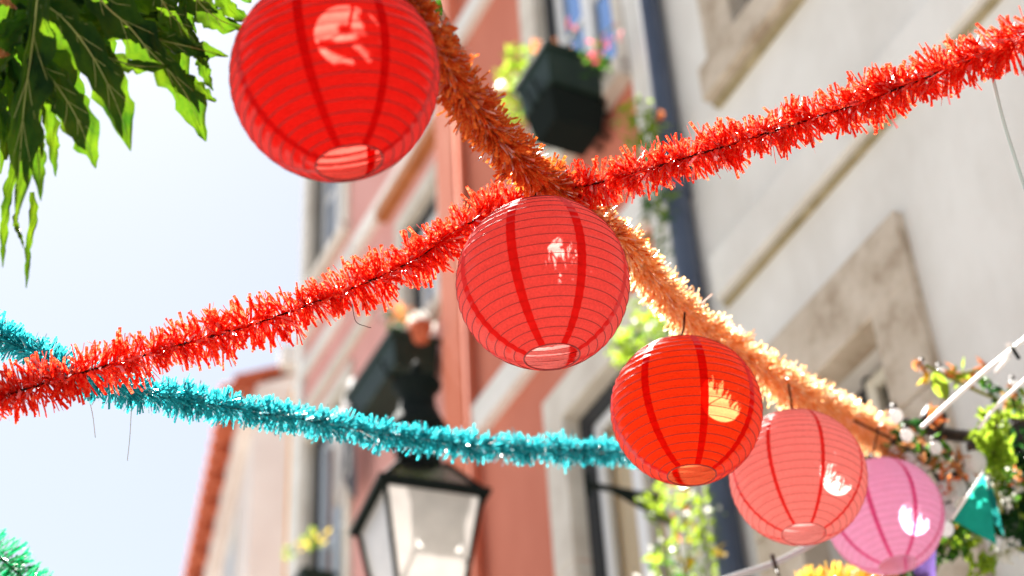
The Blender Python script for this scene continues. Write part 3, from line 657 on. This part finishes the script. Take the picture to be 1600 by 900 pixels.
plant('climbing_plant', 'tall flowering vine with yellow, orange and white dots under the orange red lantern', 'plant', Q(1080, 840, 3.8),
      [[Q(1060, 960, 3.8), Q(1075, 880, 3.8), Q(1070, 800, 3.8), Q(1085, 740, 3.8)], [Q(1070, 900, 3.8), Q(1040, 800, 3.8), Q(1010, 795, 3.8)]],
      [(Q(1075, 775, 3.8), .14, 30, .032, 'lime'), (Q(1030, 785, 3.8), .11, 44, .032, 'lime'), (Q(1100, 830, 3.8), .13, 34, .032, 'lime'), (Q(1070, 870, 3.8), .16, 50, .032, 'lime'), (Q(1050, 895, 3.8), .14, 34, .03, 'mid'),
       (Q(1085, 800, 3.8), .18, 12, .028, 'petal_white'), (Q(1060, 880, 3.8), .2, 12, .028, 'petal_white'), (Q(1065, 765, 3.8), .08, 9, .03, 'petal_orange'), (Q(1078, 872, 3.8), .06, 7, .035, 'petal_yellow'), (Q(1125, 862, 3.8), .03, 5, .035, 'petal_yellow'), (Q(1072, 820, 3.8), .08, 7, .035, 'petal_orange')], 28, GV)
wb = thing('lit_wall_board', 'white board standing in for the sunlit wall behind the flowering vine beside the drainpipe', 'board', (3.97, 5.98, 5.2))
bevel(MB().box(3.93, 3.965, 5.80, 6.08, 4.6, 6.10).build('board', M['white_band'], wb), .006)  # added board: its white stands for wall brightened by sun

# laundry at the lower window of the pink house
ld = thing('hanging_towel', 'white towel hanging at the lower window of the pink house', 'towel', Q(545, 600, 3.85))
m = MB(); n = 10
tp = [np.array(Q(520 + 32 * i / n, 668 - 80 * i / n, 3.85)) for i in range(n + 1)]; vs = []
for i, p in enumerate(tp):
    for j in range(5): vs.append(p + np.array([.02 * math.sin(i * 1.9 + j * .4), 0, -.20 * j * (1 - .25 * (i < 2))]))
m.add(vs, [(i * 5 + j, i * 5 + j + 1, (i + 1) * 5 + j + 1, (i + 1) * 5 + j) for i in range(n) for j in range(4)])
tw = m.build('cloth', thin('white towelling', (.85, .85, .84), (.9, .9, .9), .5, .02), ld, True); sm = tw.modifiers.new('thick', 'SOLIDIFY'); sm.thickness = .006
ld = thing('hanging_cloth', 'dark grey cloth hanging beside the white towel', 'cloth', Q(550, 650, 3.8))
m = MB(); tp = [np.array(Q(538 + 16 * i / n, 660 - 40 * i / n, 3.85)) for i in range(n + 1)]; vs = []
for i, p in enumerate(tp):
    for j in range(5): vs.append(p + np.array([.02 * math.sin(i * 1.7 + j), 0, -.22 * j * (.55 + .45 * i / n)]))
m.add(vs, [(i * 5 + j, i * 5 + j + 1, (i + 1) * 5 + j + 1, (i + 1) * 5 + j) for i in range(n) for j in range(4)])
tw = m.build('cloth', plain('dark grey cloth', (.10, .10, .12), .9), ld, True); sm = tw.modifiers.new('thick', 'SOLIDIFY'); sm.thickness = .006

# ------------------------------------------------------------------ street lantern
LC = P(655, 800, 8.8); vv = ray(-431, 2690); la = np.array([vv[0], vv[1], 0]); la /= np.linalg.norm(la); lb = np.array([la[1], -la[0], 0])
sl = thing('street_lantern', 'square black framed street lantern with milky glass panes on a wall arm', 'street lamp', LC)
H0 = .255
def cor(h, z, sa=1, sb=1): return LC + la * h * sa + lb * h * sb + np.array([0, 0, z])
QUAD = [(-1, -1), (-1, 1), (1, 1), (1, -1)]
def ringbar(m, h, z, r):
    for i in range(4):
        a = cor(h, z, *QUAD[i]); b = cor(h, z, *QUAD[(i + 1) % 4]); m.tube([a, b], r, 4)
zb = -.68; hb = .135
m = MB()
for q in QUAD: m.tube([cor(H0 - .012, -.012, *q), cor(hb, zb, *q)], .0125, 6)
ringbar(m, hb, zb, .014); m.build('frame', M['iron'], sl)
for i in range(4):
    q0, q1 = QUAD[i], QUAD[(i + 1) % 4]
    a, b, c, d = cor(H0 - .022, -.02, *q0), cor(H0 - .022, -.02, *q1), cor(hb - .006, zb + .01, *q1), cor(hb - .006, zb + .01, *q0)
    MB().add([a, b, c, d], [(0, 1, 2, 3)]).build('pane', M['frosted'], sl)
m = MB(); m.prism([cor(H0 + .022, -.012, *q) for q in QUAD], [cor(H0 + .022, .016, *q) for q in QUAD])
rmo = MB()
for i in range(4):
    q0, q1 = QUAD[i], QUAD[(i + 1) % 4]
    o0, o1, i1, i0 = [cor(H0 + .026, z, *q) for q in (q0, q1) for z in (0,)] + [cor(H0 - .03, 0, *q1), cor(H0 - .03, 0, *q0)]
    dz = np.array([0, 0, .026]); rmo.prism([o0 - dz * .5, o1 - dz * .5, i1 - dz * .5, i0 - dz * .5], [o0 + dz * .5, o1 + dz * .5, i1 + dz * .5, i0 + dz * .5])
rmo.build('eave', M['iron'], sl)
ht = .12; zt2 = .22
m = MB()
for q in QUAD: m.tube([cor(H0, .012, *q), cor(ht, zt2, *q)], .011, 6)
ringbar(m, ht, zt2, .012); m.build('roof_frame', M['iron'], sl)
for i in range(4):
    q0, q1 = QUAD[i], QUAD[(i + 1) % 4]
    MB().add([cor(H0 - .01, .014, *q0), cor(H0 - .01, .014, *q1), cor(ht - .003, zt2, *q1), cor(ht - .003, zt2, *q0)], [(0, 1, 2, 3)]).build('roof_pane', glass('smoky roof glass %d' % i, (.32, .30, .30), .25, .2) if i == 0 else bpy.data.materials['smoky roof glass 0'], sl)
m = MB(); m.tube([LC + [0, 0, z] for z in (zt2, zt2 + .02, zt2 + .20, zt2 + .21, zt2 + .25, zt2 + .34, zt2 + .345, zt2 + .50, zt2 + .54, zt2 + .60)], [.135, .12, .11, .165, .16, .12, .10, .09, .13, .03], 20); m.build('chimney', M['iron'], sl, True)
m = MB(); m.tube([LC + [0, 0, z] for z in (zt2 + .60, zt2 + .62, zt2 + .65, zt2 + .68, zt2 + .71)], [.010, .022, .030, .018, .003], 12); m.build('finial', M['iron'], sl, True)
m = MB(); m.tube([LC + [0, 0, z] for z in (-.66, -.58, -.48)], [.03, .03, .02], 10); m.sphere(LC + [0, 0, -.43], .045, 12, 8, 1.4); m.build('bulb', M['frosted'], sl, True)
wp = np.array([4.02, LC[1] + .1, LC[2] - 1.35])
m = MB(); m.tube(spline([LC + [0, 0, -.68], LC + [0, 0, -.80], LC + [.12, .01, -.95], (LC + wp) / 2 + [0, 0, -.42], wp + [-.06, 0, .05], wp], 6), .018, 8)
m.tube(spline([LC + [.2, 0, -.97], LC + [.5, .05, -1.25], wp + [-.05, 0, -.35], wp + [0, 0, -.40]], 6), .014, 8)
m.build('wall_arm', M['iron'], sl, True); bevel(MB().box(3.97, 4.02, wp[1] - .06, wp[1] + .06, wp[2] - .5, wp[2] + .12).build('wall_plate', M['iron'], sl), .005)

# iron sign arm under the orange red lantern
ba = thing('sign_bracket', 'bare black iron arm with a diagonal brace below the turquoise garland', 'bracket', Q(1062, 778, 3.98))
tip = ony(918, 757, 5.99); wa = np.array(Q(1052, 782, 3.99)); wb_ = np.array(Q(1072, 830, 3.99)); jn = tip + (wa - tip) * .30
MB().tube([wa, tip], .016, 6).build('arm', M['iron'], ba); MB().tube([wb_, jn], .018, 6).build('brace', M['iron'], ba)
MB().tube([tip + [0, 0, .06], tip - [0, 0, .06]], .014, 6).build('hook', M['iron'], ba)

# ------------------------------------------------------------------ cables
def cable(name, label, cat, pts, r, mat, extra=(), group=None):
    c = spline(pts, 10); t = thing(name, label, cat, c[len(c) // 2], group); MB().tube(c, r, 8).build('cable', mat, t, True)
    for nm, p, q_, rr, mt in extra: MB().tube([p, (np.array(p) + q_) / 2, q_], rr, 6).build(nm, mt, t, True)
    return t
cable('white_cable', 'thick white cable with a hooked tie slanting down at the right edge', 'cable', [P(1760, 400, 5.0), P(1600, 531, 5.2), P(1530, 588, 5.3), P(1455, 655, 5.4), P(1440, 668, 5.42)], .0062, M['cable_white'],
      [('cable_tie', P(1576, 535, 5.22), P(1592, 560, 5.18), .006, M['iron']), ('tie_tail', P(1578, 556, 5.2), P(1556, 582, 5.25), .006, M['cable_white']), ('tie_head', P(1574, 534, 5.2), P(1580, 542, 5.2), .011, M['cable_white'])])
cable('white_cable', 'second white cable crossing the leaves below the first at the right edge', 'cable', [P(1700, 500, 5.0), P(1606, 590, 5.1), P(1560, 632, 5.2), P(1530, 668, 5.3)], .005, M['cable_white'])
cable('grey_cable', 'grey cable with a small black tie running out from under the salmon lantern', 'cable', [P(1360, 790, 5.6), P(1275, 846, 5.5), P(1210, 880, 5.4), P(1140, 903, 5.3), P(1000, 950, 5.2)], .010, M['cable_grey'],
      [('cable_tie', P(1206, 866, 5.35), P(1214, 892, 5.35), .007, M['iron_brown']), ('tie_tail', P(1212, 888, 5.35), P(1218, 900, 5.3), .004, M['iron_brown'])])
cable('thin_wire', 'thin pale wire hanging from the scarlet garland near the right edge', 'wire', [P(1545, 95, 3.5), P(1552, 125, 3.5), P(1568, 190, 3.5), P(1590, 260, 3.5), P(1612, 330, 3.5), P(1640, 430, 3.5)], .0036, M['wire_pale'])
cable('loose_thread', 'loose thread hanging left where the scarlet and turquoise garlands cross', 'thread', [P(139, 622, 3.66), P(145, 650, 3.66), P(149, 684, 3.66)], .0009, M['wire_pale'])
cable('loose_thread', 'loose thread hanging below the turquoise garland right of the crossing', 'thread', [P(206, 625, 3.84), P(203, 680, 3.84), P(199, 720, 3.84)], .0009, M['wire_pale'])
cable('loose_thread', 'frayed fine threads trailing under the scarlet garland by the pink wall', 'thread', [P(550, 475, 3.6), P(556, 502, 3.6), P(572, 510, 3.6), P(580, 512, 3.6)], .0007, M['wire_dark'])

# ------------------------------------------------------------------ tangle at the end of the orange garland
ib = thing('iron_bracket', 'dark iron wall bracket with a shaded lamp at the right edge', 'bracket', P(1520, 680, 6.0))
MB().tube(spline([P(1405, 662, 5.9), P(1440, 668, 5.9), P(1490, 680, 6.0), P(1540, 680, 6.2), P(1620, 660, 6.6)], 8), .022, 8).build('arm', M['iron_brown'], ib, True)
MB().tube(spline([P(1430, 665, 5.9), P(1470, 690, 5.9), P(1500, 735, 6.1), P(1520, 790, 6.4)], 8), .011, 8).build('brace', M['iron_brown'], ib, True)
MB().tube([P(1452, 668, 5.8), P(1465, 640, 5.8)], [.045, .035], 10).build('clamp', M['iron_brown'], ib, True)
lc = P(1600, 688, 6.1)
MB().tube([lc + [0, 0, z] for z in (.12, .10, .04, -.06, -.09)], [.02, .06, .10, .12, .12], 18).build('lamp_shade', M['iron_brown'], ib, True)
bl = np.random.default_rng(5)
cable('light_string', 'dark wire carrying small clear bulbs between the orange garland and the green pennant', 'wire', [P(1330, 655, 5.4), P(1400, 690, 5.6), P(1440, 720, 5.7), P(1480, 745, 5.7), P(1545, 690, 5.8), P(1620, 640, 5.9)], .004, M['wire_dark'])
for i, (px, py, r_, L_) in enumerate([(1400, 650, .022, 'clear bulb above the tip of the orange garland'), (1417, 680, .020, 'small bright bulb just right of the orange garland tip'), (1398, 705, .018, 'small bright bulb above the left of the rose lantern'), (1420, 718, .022, 'bright bulb touching the top right of the rose lantern'), (1474, 768, .030, 'round white bulb right of the rose lantern'), (1437, 735, .024, 'white bulb between the rose lantern and the iron bracket'), (1524, 722, .034, 'largest white bulb above the green pennant'), (1497, 762, .028, 'white bulb left of the green pennant'), (1484, 800, .024, 'white bulb at the right side of the rose lantern'), (1478, 826, .024, 'lowest white bulb beside the rose lantern'), (1443, 575, .018, 'small white bulb among the leaves above the white cable'), (1470, 583, .018, 'small white bulb right of the lone green leaf'), (1585, 603, .018, 'small white bulb at the right edge by the second cable'), (1462, 700, .02, 'pink lit bulb on the iron bracket')]):
    c = P(px, py, 5.62); t = thing('light_bulb', L_, 'bulb', c, 'clear bulbs strung by the rose lantern')
    MB().sphere(c, r_, 12, 8, 1.15).build('glass_globe', M['clear_bulb'], t, True); MB().tube([c + [0, 0, r_ * 1.05], c + [0, 0, r_ * 1.9]], r_ * .45, 8).build('socket', M['iron_brown'], t, True)
# withered orange bits of the tangle
plant('withered_garland', 'withered brown and orange leaves tangled on the bracket above the rose lantern', 'plant', P(1440, 705, 5.7),
      [[P(1380, 695, 5.6), P(1430, 705, 5.7), P(1480, 712, 5.8)], [P(1400, 690, 5.6), P(1440, 735, 5.7), P(1470, 725, 5.8)]],
      [(P(1390, 712, 5.6), .05, 30, .022, 'autumn'), (P(1425, 722, 5.6), .06, 14, .022, 'autumn'), (P(1448, 695, 5.7), .07, 14, .024, 'autumn'), (P(1460, 705, 5.7), .07, 26, .024, 'mid'), (P(1475, 720, 5.7), .05, 16, .022, 'petal_white'), (P(1430, 690, 5.8), .08, 34, .028, 'dark'), (P(1455, 718, 5.75), .06, 24, .024, 'dark'),
       (P(1437, 742, 5.6), .05, 12, .026, 'petal_white'), (P(1490, 772, 5.6), .05, 12, .028, 'petal_white'), (P(1465, 655, 5.6), .04, 12, .02, 'petal_orange'), (P(1500, 730, 5.6), .05, 12, .024, 'autumn'), (P(1480, 742, 5.6), .06, 14, .02, 'petal_orange')], 31)
# pennants
def pennant(label, pts, mat, fold=()):
    t = thing('pennant', label, 'pennant', pts[0]); m = MB(); n = 10; a, b, c = [np.array(p) for p in pts]; vs = []; fs = []; idx = {}
    nrm = np.cross(b - a, c - a); nrm /= np.linalg.norm(nrm)
    for i in range(n + 1):
        for j in range(i + 1):
            p = a + (b - a) * (i - j) / n + (c - a) * j / n; p = p + nrm * .010 * math.sin((j - i * .4) * .8 + .4) * i / n; idx[i, j] = len(vs); vs.append(p)
    for i in range(n):
        for j in range(i + 1):
            fs.append((idx[i, j], idx[i + 1, j], idx[i + 1, j + 1]))
            if j < i: fs.append((idx[i, j], idx[i + 1, j + 1], idx[i, j + 1]))
    m.add(vs, fs); m.build('cloth', mat, t, True)
    MB().tube([a, b], .004, 6).build('white_edge', M['cable_white'], t, True); return t
pennant('green cloth pennant with a white edge hanging among leaves at the right', [P(1537, 738, 5.4), P(1487, 812, 5.4), P(1560, 853, 5.5)], thin('sea green cloth', (.01, .34, .26), (.03, .50, .38), .5, .04))
pennant('dark teal cloth pennant half hidden behind the green one', [P(1545, 745, 5.55), P(1535, 800, 5.55), P(1572, 838, 5.6)], thin('dark teal cloth', (.008, .16, .15), (.02, .24, .22), .5, .04))
pennant('purple cloth pennant below the right side of the rose lantern', [P(1462, 845, 5.7), P(1425, 890, 5.7), P(1462, 960, 5.7)], thin('purple cloth', (.10, .06, .22), (.16, .10, .32), .5, .04))
GR = 'leafy climbers at the right edge'
plant('climbing_plant', 'bright green fern like climber above the green pennant at the right edge', 'plant', P(1550, 700, 5.7),
      [[P(1565, 800, 5.8), P(1552, 720, 5.7), P(1560, 640, 5.7)]],
      [(P(1556, 650, 5.7), .05, 50, .022, 'lime'), (P(1550, 690, 5.7), .07, 110, .026, 'lime'), (P(1555, 722, 5.7), .06, 70, .026, 'lime'), (P(1562, 745, 5.75), .06, 40, .024, 'mid')], 41, GR)
plant('climbing_plant', 'dark dense climber filling the right edge behind the green pennant', 'plant', P(1590, 760, 6.0),
      [[P(1620, 860, 6.1), P(1590, 780, 6.0), P(1600, 690, 6.0)]],
      [(P(1592, 730, 6.0), .11, 130, .034, 'dark'), (P(1570, 775, 6.0), .10, 90, .034, 'dark'), (P(1600, 800, 6.0), .10, 90, .034, 'dark'), (P(1560, 815, 5.9), .07, 50, .032, 'dark'), (P(1605, 690, 6.0), .12, 90, .034, 'dark'), (P(1590, 765, 5.9), .12, 44, .026, 'mid'), (P(1600, 780, 5.9), .09, 30, .024, 'lime'),
       (P(1562, 752, 5.8), .06, 20, .022, 'petal_white'), (P(1552, 748, 5.8), .04, 10, .022, 'petal_yellow'), (P(1588, 745, 5.8), .03, 6, .022, 'petal_orange'), (P(1575, 770, 5.8), .06, 16, .022, 'petal_white'), (P(1596, 835, 6.0), .06, 30, .034, 'dark')], 42, GR)
plant('climbing_plant', 'green shoots under and right of the rose lantern', 'plant', P(1480, 860, 5.9),
      [[P(1440, 960, 6.0), P(1470, 870, 5.9), P(1500, 820, 5.9)]],
      [(P(1490, 830, 5.9), .09, 90, .028, 'mid'), (P(1500, 845, 5.9), .08, 44, .026, 'lime'), (P(1465, 850, 5.9), .07, 34, .026, 'dark'), (P(1430, 893, 5.9), .09, 50, .028, 'mid'), (P(1400, 902, 5.9), .08, 40, .028, 'dark'), (P(1478, 815, 5.9), .04, 9, .022, 'petal_orange'), (P(1436, 886, 5.8), .03, 8, .024, 'petal_yellow'), (P(1390, 897, 5.9), .05, 16, .024, 'petal_white')], 43, GR)
plant('climbing_plant', 'lime shoot with a silvery tip in the bottom right corner', 'plant', P(1540, 880, 5.8),
      [[P(1510, 930, 5.8), P(1545, 875, 5.8), P(1580, 860, 5.8), P(1620, 856, 5.8)]],
      [(P(1532, 890, 5.8), .05, 26, .026, 'lime'), (P(1548, 874, 5.8), .04, 14, .026, 'lime'), (P(1578, 862, 5.8), .04, 50, .014, 'petal_white'), (P(1562, 866, 5.8), .03, 30, .014, 'petal_white')], 44, GR)
plant('climbing_plant', 'thin twig with orange and green leaves crossing behind the white cable', 'plant', P(1500, 600, 5.6),
      [[P(1445, 570, 5.6), P(1480, 588, 5.6), P(1530, 612, 5.6), P(1580, 632, 5.6), P(1620, 640, 5.6)], [P(1480, 588, 5.6), P(1520, 580, 5.6), P(1540, 570, 5.6)]],
      [(P(1436, 572, 5.6), .025, 10, .022, 'autumn'), (P(1444, 592, 5.6), .018, 8, .022, 'petal_yellow'), (P(1487, 578, 5.6), .03, 6, .02, 'petal_orange'), (P(1495, 585, 5.6), .04, 12, .02, 'lime'), (P(1512, 590, 5.6), .03, 6, .024, 'autumn'), (P(1531, 570, 5.6), .02, 6, .022, 'petal_orange'), (P(1535, 597, 5.6), .03, 14, .02, 'mid'), (P(1552, 612, 5.6), .04, 14, .022, 'dark'), (P(1582, 612, 5.6), .05, 14, .022, 'autumn'), (P(1590, 632, 5.6), .05, 20, .022, 'lime'), (P(1580, 622, 5.6), .04, 12, .02, 'dark')], 45, GR)
sv = thing('leafy_twig', 'lone large green leaf hanging on the twig above the white cable', 'twig', P(1464, 590, 5.55))
m = MB(); vm = MB()
def one_leaf(m, vm, p0, p1, hw, dist):
    a = np.array(p0); b = np.array(p1); n = 10; vs = []
    dpx = (b - a) / np.linalg.norm(b - a); nn = np.array([-dpx[1], dpx[0]])
    for i in range(n + 1):
        u = i / n; c = a + (b - a) * u; w = hw * math.sin(math.pi * min(1, u * .93 + .04)) ** .8
        for f in (-1, -.5, 0, .5, 1): q_ = c + nn * f * w; vs.append(P(q_[0], q_[1], dist - .014 * abs(f) + .02 * u * u))
    m.add(vs, [(i * 5 + j, i * 5 + j + 1, (i + 1) * 5 + j + 1, (i + 1) * 5 + j) for i in range(n) for j in range(4)])
    vm.tube([P(*(a + (b - a) * u), dist - .004 + .02 * u * u) for u in (0, .5, 1)], .0014, 5)
one_leaf(m, vm, (1459, 582), (1480, 624), 13, 5.5); o = m.build('leaf', LEAF['lime'], sv, True); vm.build('vein', VEIN, o)
# unseen branch added above the frame to dapple the crimson lantern and garland
cb = thing('added_shade_branch', 'small leaved green branch added unseen above the top edge to shade the orange garland', 'branch', P(660, -60, 4.6))
cr = np.random.default_rng(12); cm = []
for k in range(6):
    a = cr.uniform(.7, 1.3); me_ = MB().add([(-a * .05, 0, 0), (-.018, -.016, .002), (.022, -.015, .002), (a * .052, 0, -.004), (.022, .015, .002), (-.018, .016, .002), (0, 0, .006)], [(0, 1, 6), (1, 2, 6), (2, 3, 6), (3, 4, 6), (4, 5, 6), (5, 0, 6)])
    me = bpy.data.meshes.new('leaf'); me.from_pydata(me_.v, [], me_.f); me.materials.append(LEAF['mid']); cm.append(me)
gp = spline([P(620, -20, 3.03), P(640, 10, 3.05), P(700, 110, 3.18), P(752, 185, 3.33), P(800, 240, 3.48)], 8); tips = []
for k in range(190):
    c = gp[cr.integers(0, len(gp))] + SUN * cr.uniform(1.25, 1.7) + cr.normal(0, 1, 3) * .045
    o = bpy.data.objects.new('leaf', cm[k % 6]); C.objects.link(o); o.parent = cb; o.location = [float(v) for v in (c - ORI[cb.name])]
    o.rotation_euler = (cr.normal(0, .5), cr.normal(0, .5), cr.uniform(0, 6.28)); tips.append(c)
tips = np.array(tips); b0 = tips.mean(0) + np.array([.9, .9, .5])
for k in range(9):
    e = tips[k * 20]; MB().tube(spline([b0, (b0 + e) / 2 + [0, 0, .12], e], 5), .004, 5).build('twig', M['bark'], cb, True)
# small leaves beside the top of the crimson lantern
tl = thing('leafy_twig', 'small green leaves behind the top of the crimson lantern and orange garland, with unseen shading leaves added above', 'twig', P(660, -20, 3.3))
for a_, b_, hw in (((640, -20), (672, 34), 12), ((668, -25), (690, 24), 9), ((650, -10), (655, 20), 10), ((372, -20), (392, 4), 10), ((655, -30), (640, 12), 9)):
    m = MB(); vm = MB(); one_leaf(m, vm, a_, b_, hw, 3.35); o = m.build('leaf', LEAF['mid'], tl, True); vm.build('vein', VEIN, o)
sl_ = ORI[LANT[0].name] + np.array([0, 0, .17])
lr_ = np.random.default_rng(3)
for k in range(12):  # unseen leaves added on the sun line to break up the lantern's light patch
    c = sl_ + SUN * (.34 + .03 * k) + np.array([[.02, -.01, .02], [-.015, .01, 0], [.03, .03, .03], [-.05, .01, .01], [-.01, -.05, 0], [.035, .01, 0], [-.03, .03, 0], [.0, -.035, .02], [-.045, -.03, 0], [.05, .045, 0], [.01, .05, .02], [.065, -.02, 0]][k])
    a_ = lr_.normal(0, 1, 3); a_[2] *= .3; a_ /= np.linalg.norm(a_); b_ = np.cross(a_, [0, 0, 1.]); b_ /= np.linalg.norm(b_)
    MB().add([c - a_ * .035, c - a_ * .012 - b_ * .011, c + a_ * .018 - b_ * .009, c + a_ * .038, c + a_ * .018 + b_ * .009, c - a_ * .012 + b_ * .011, c + np.array([0, 0, .004])], [(0, 1, 6), (1, 2, 6), (2, 3, 6), (3, 4, 6), (4, 5, 6), (5, 0, 6)]).build('leaf', LEAF['mid'], tl)
MB().tube([P(500, -70, 3.4), sl_ + SUN * .34, sl_ + SUN * .66], .003, 5).build('stem', M['bark'], tl, True)
MB().tube([P(360, -60, 3.4), P(500, -70, 3.4), P(660, -30, 3.36)], .004, 6).build('stem', M['bark'], tl, True)
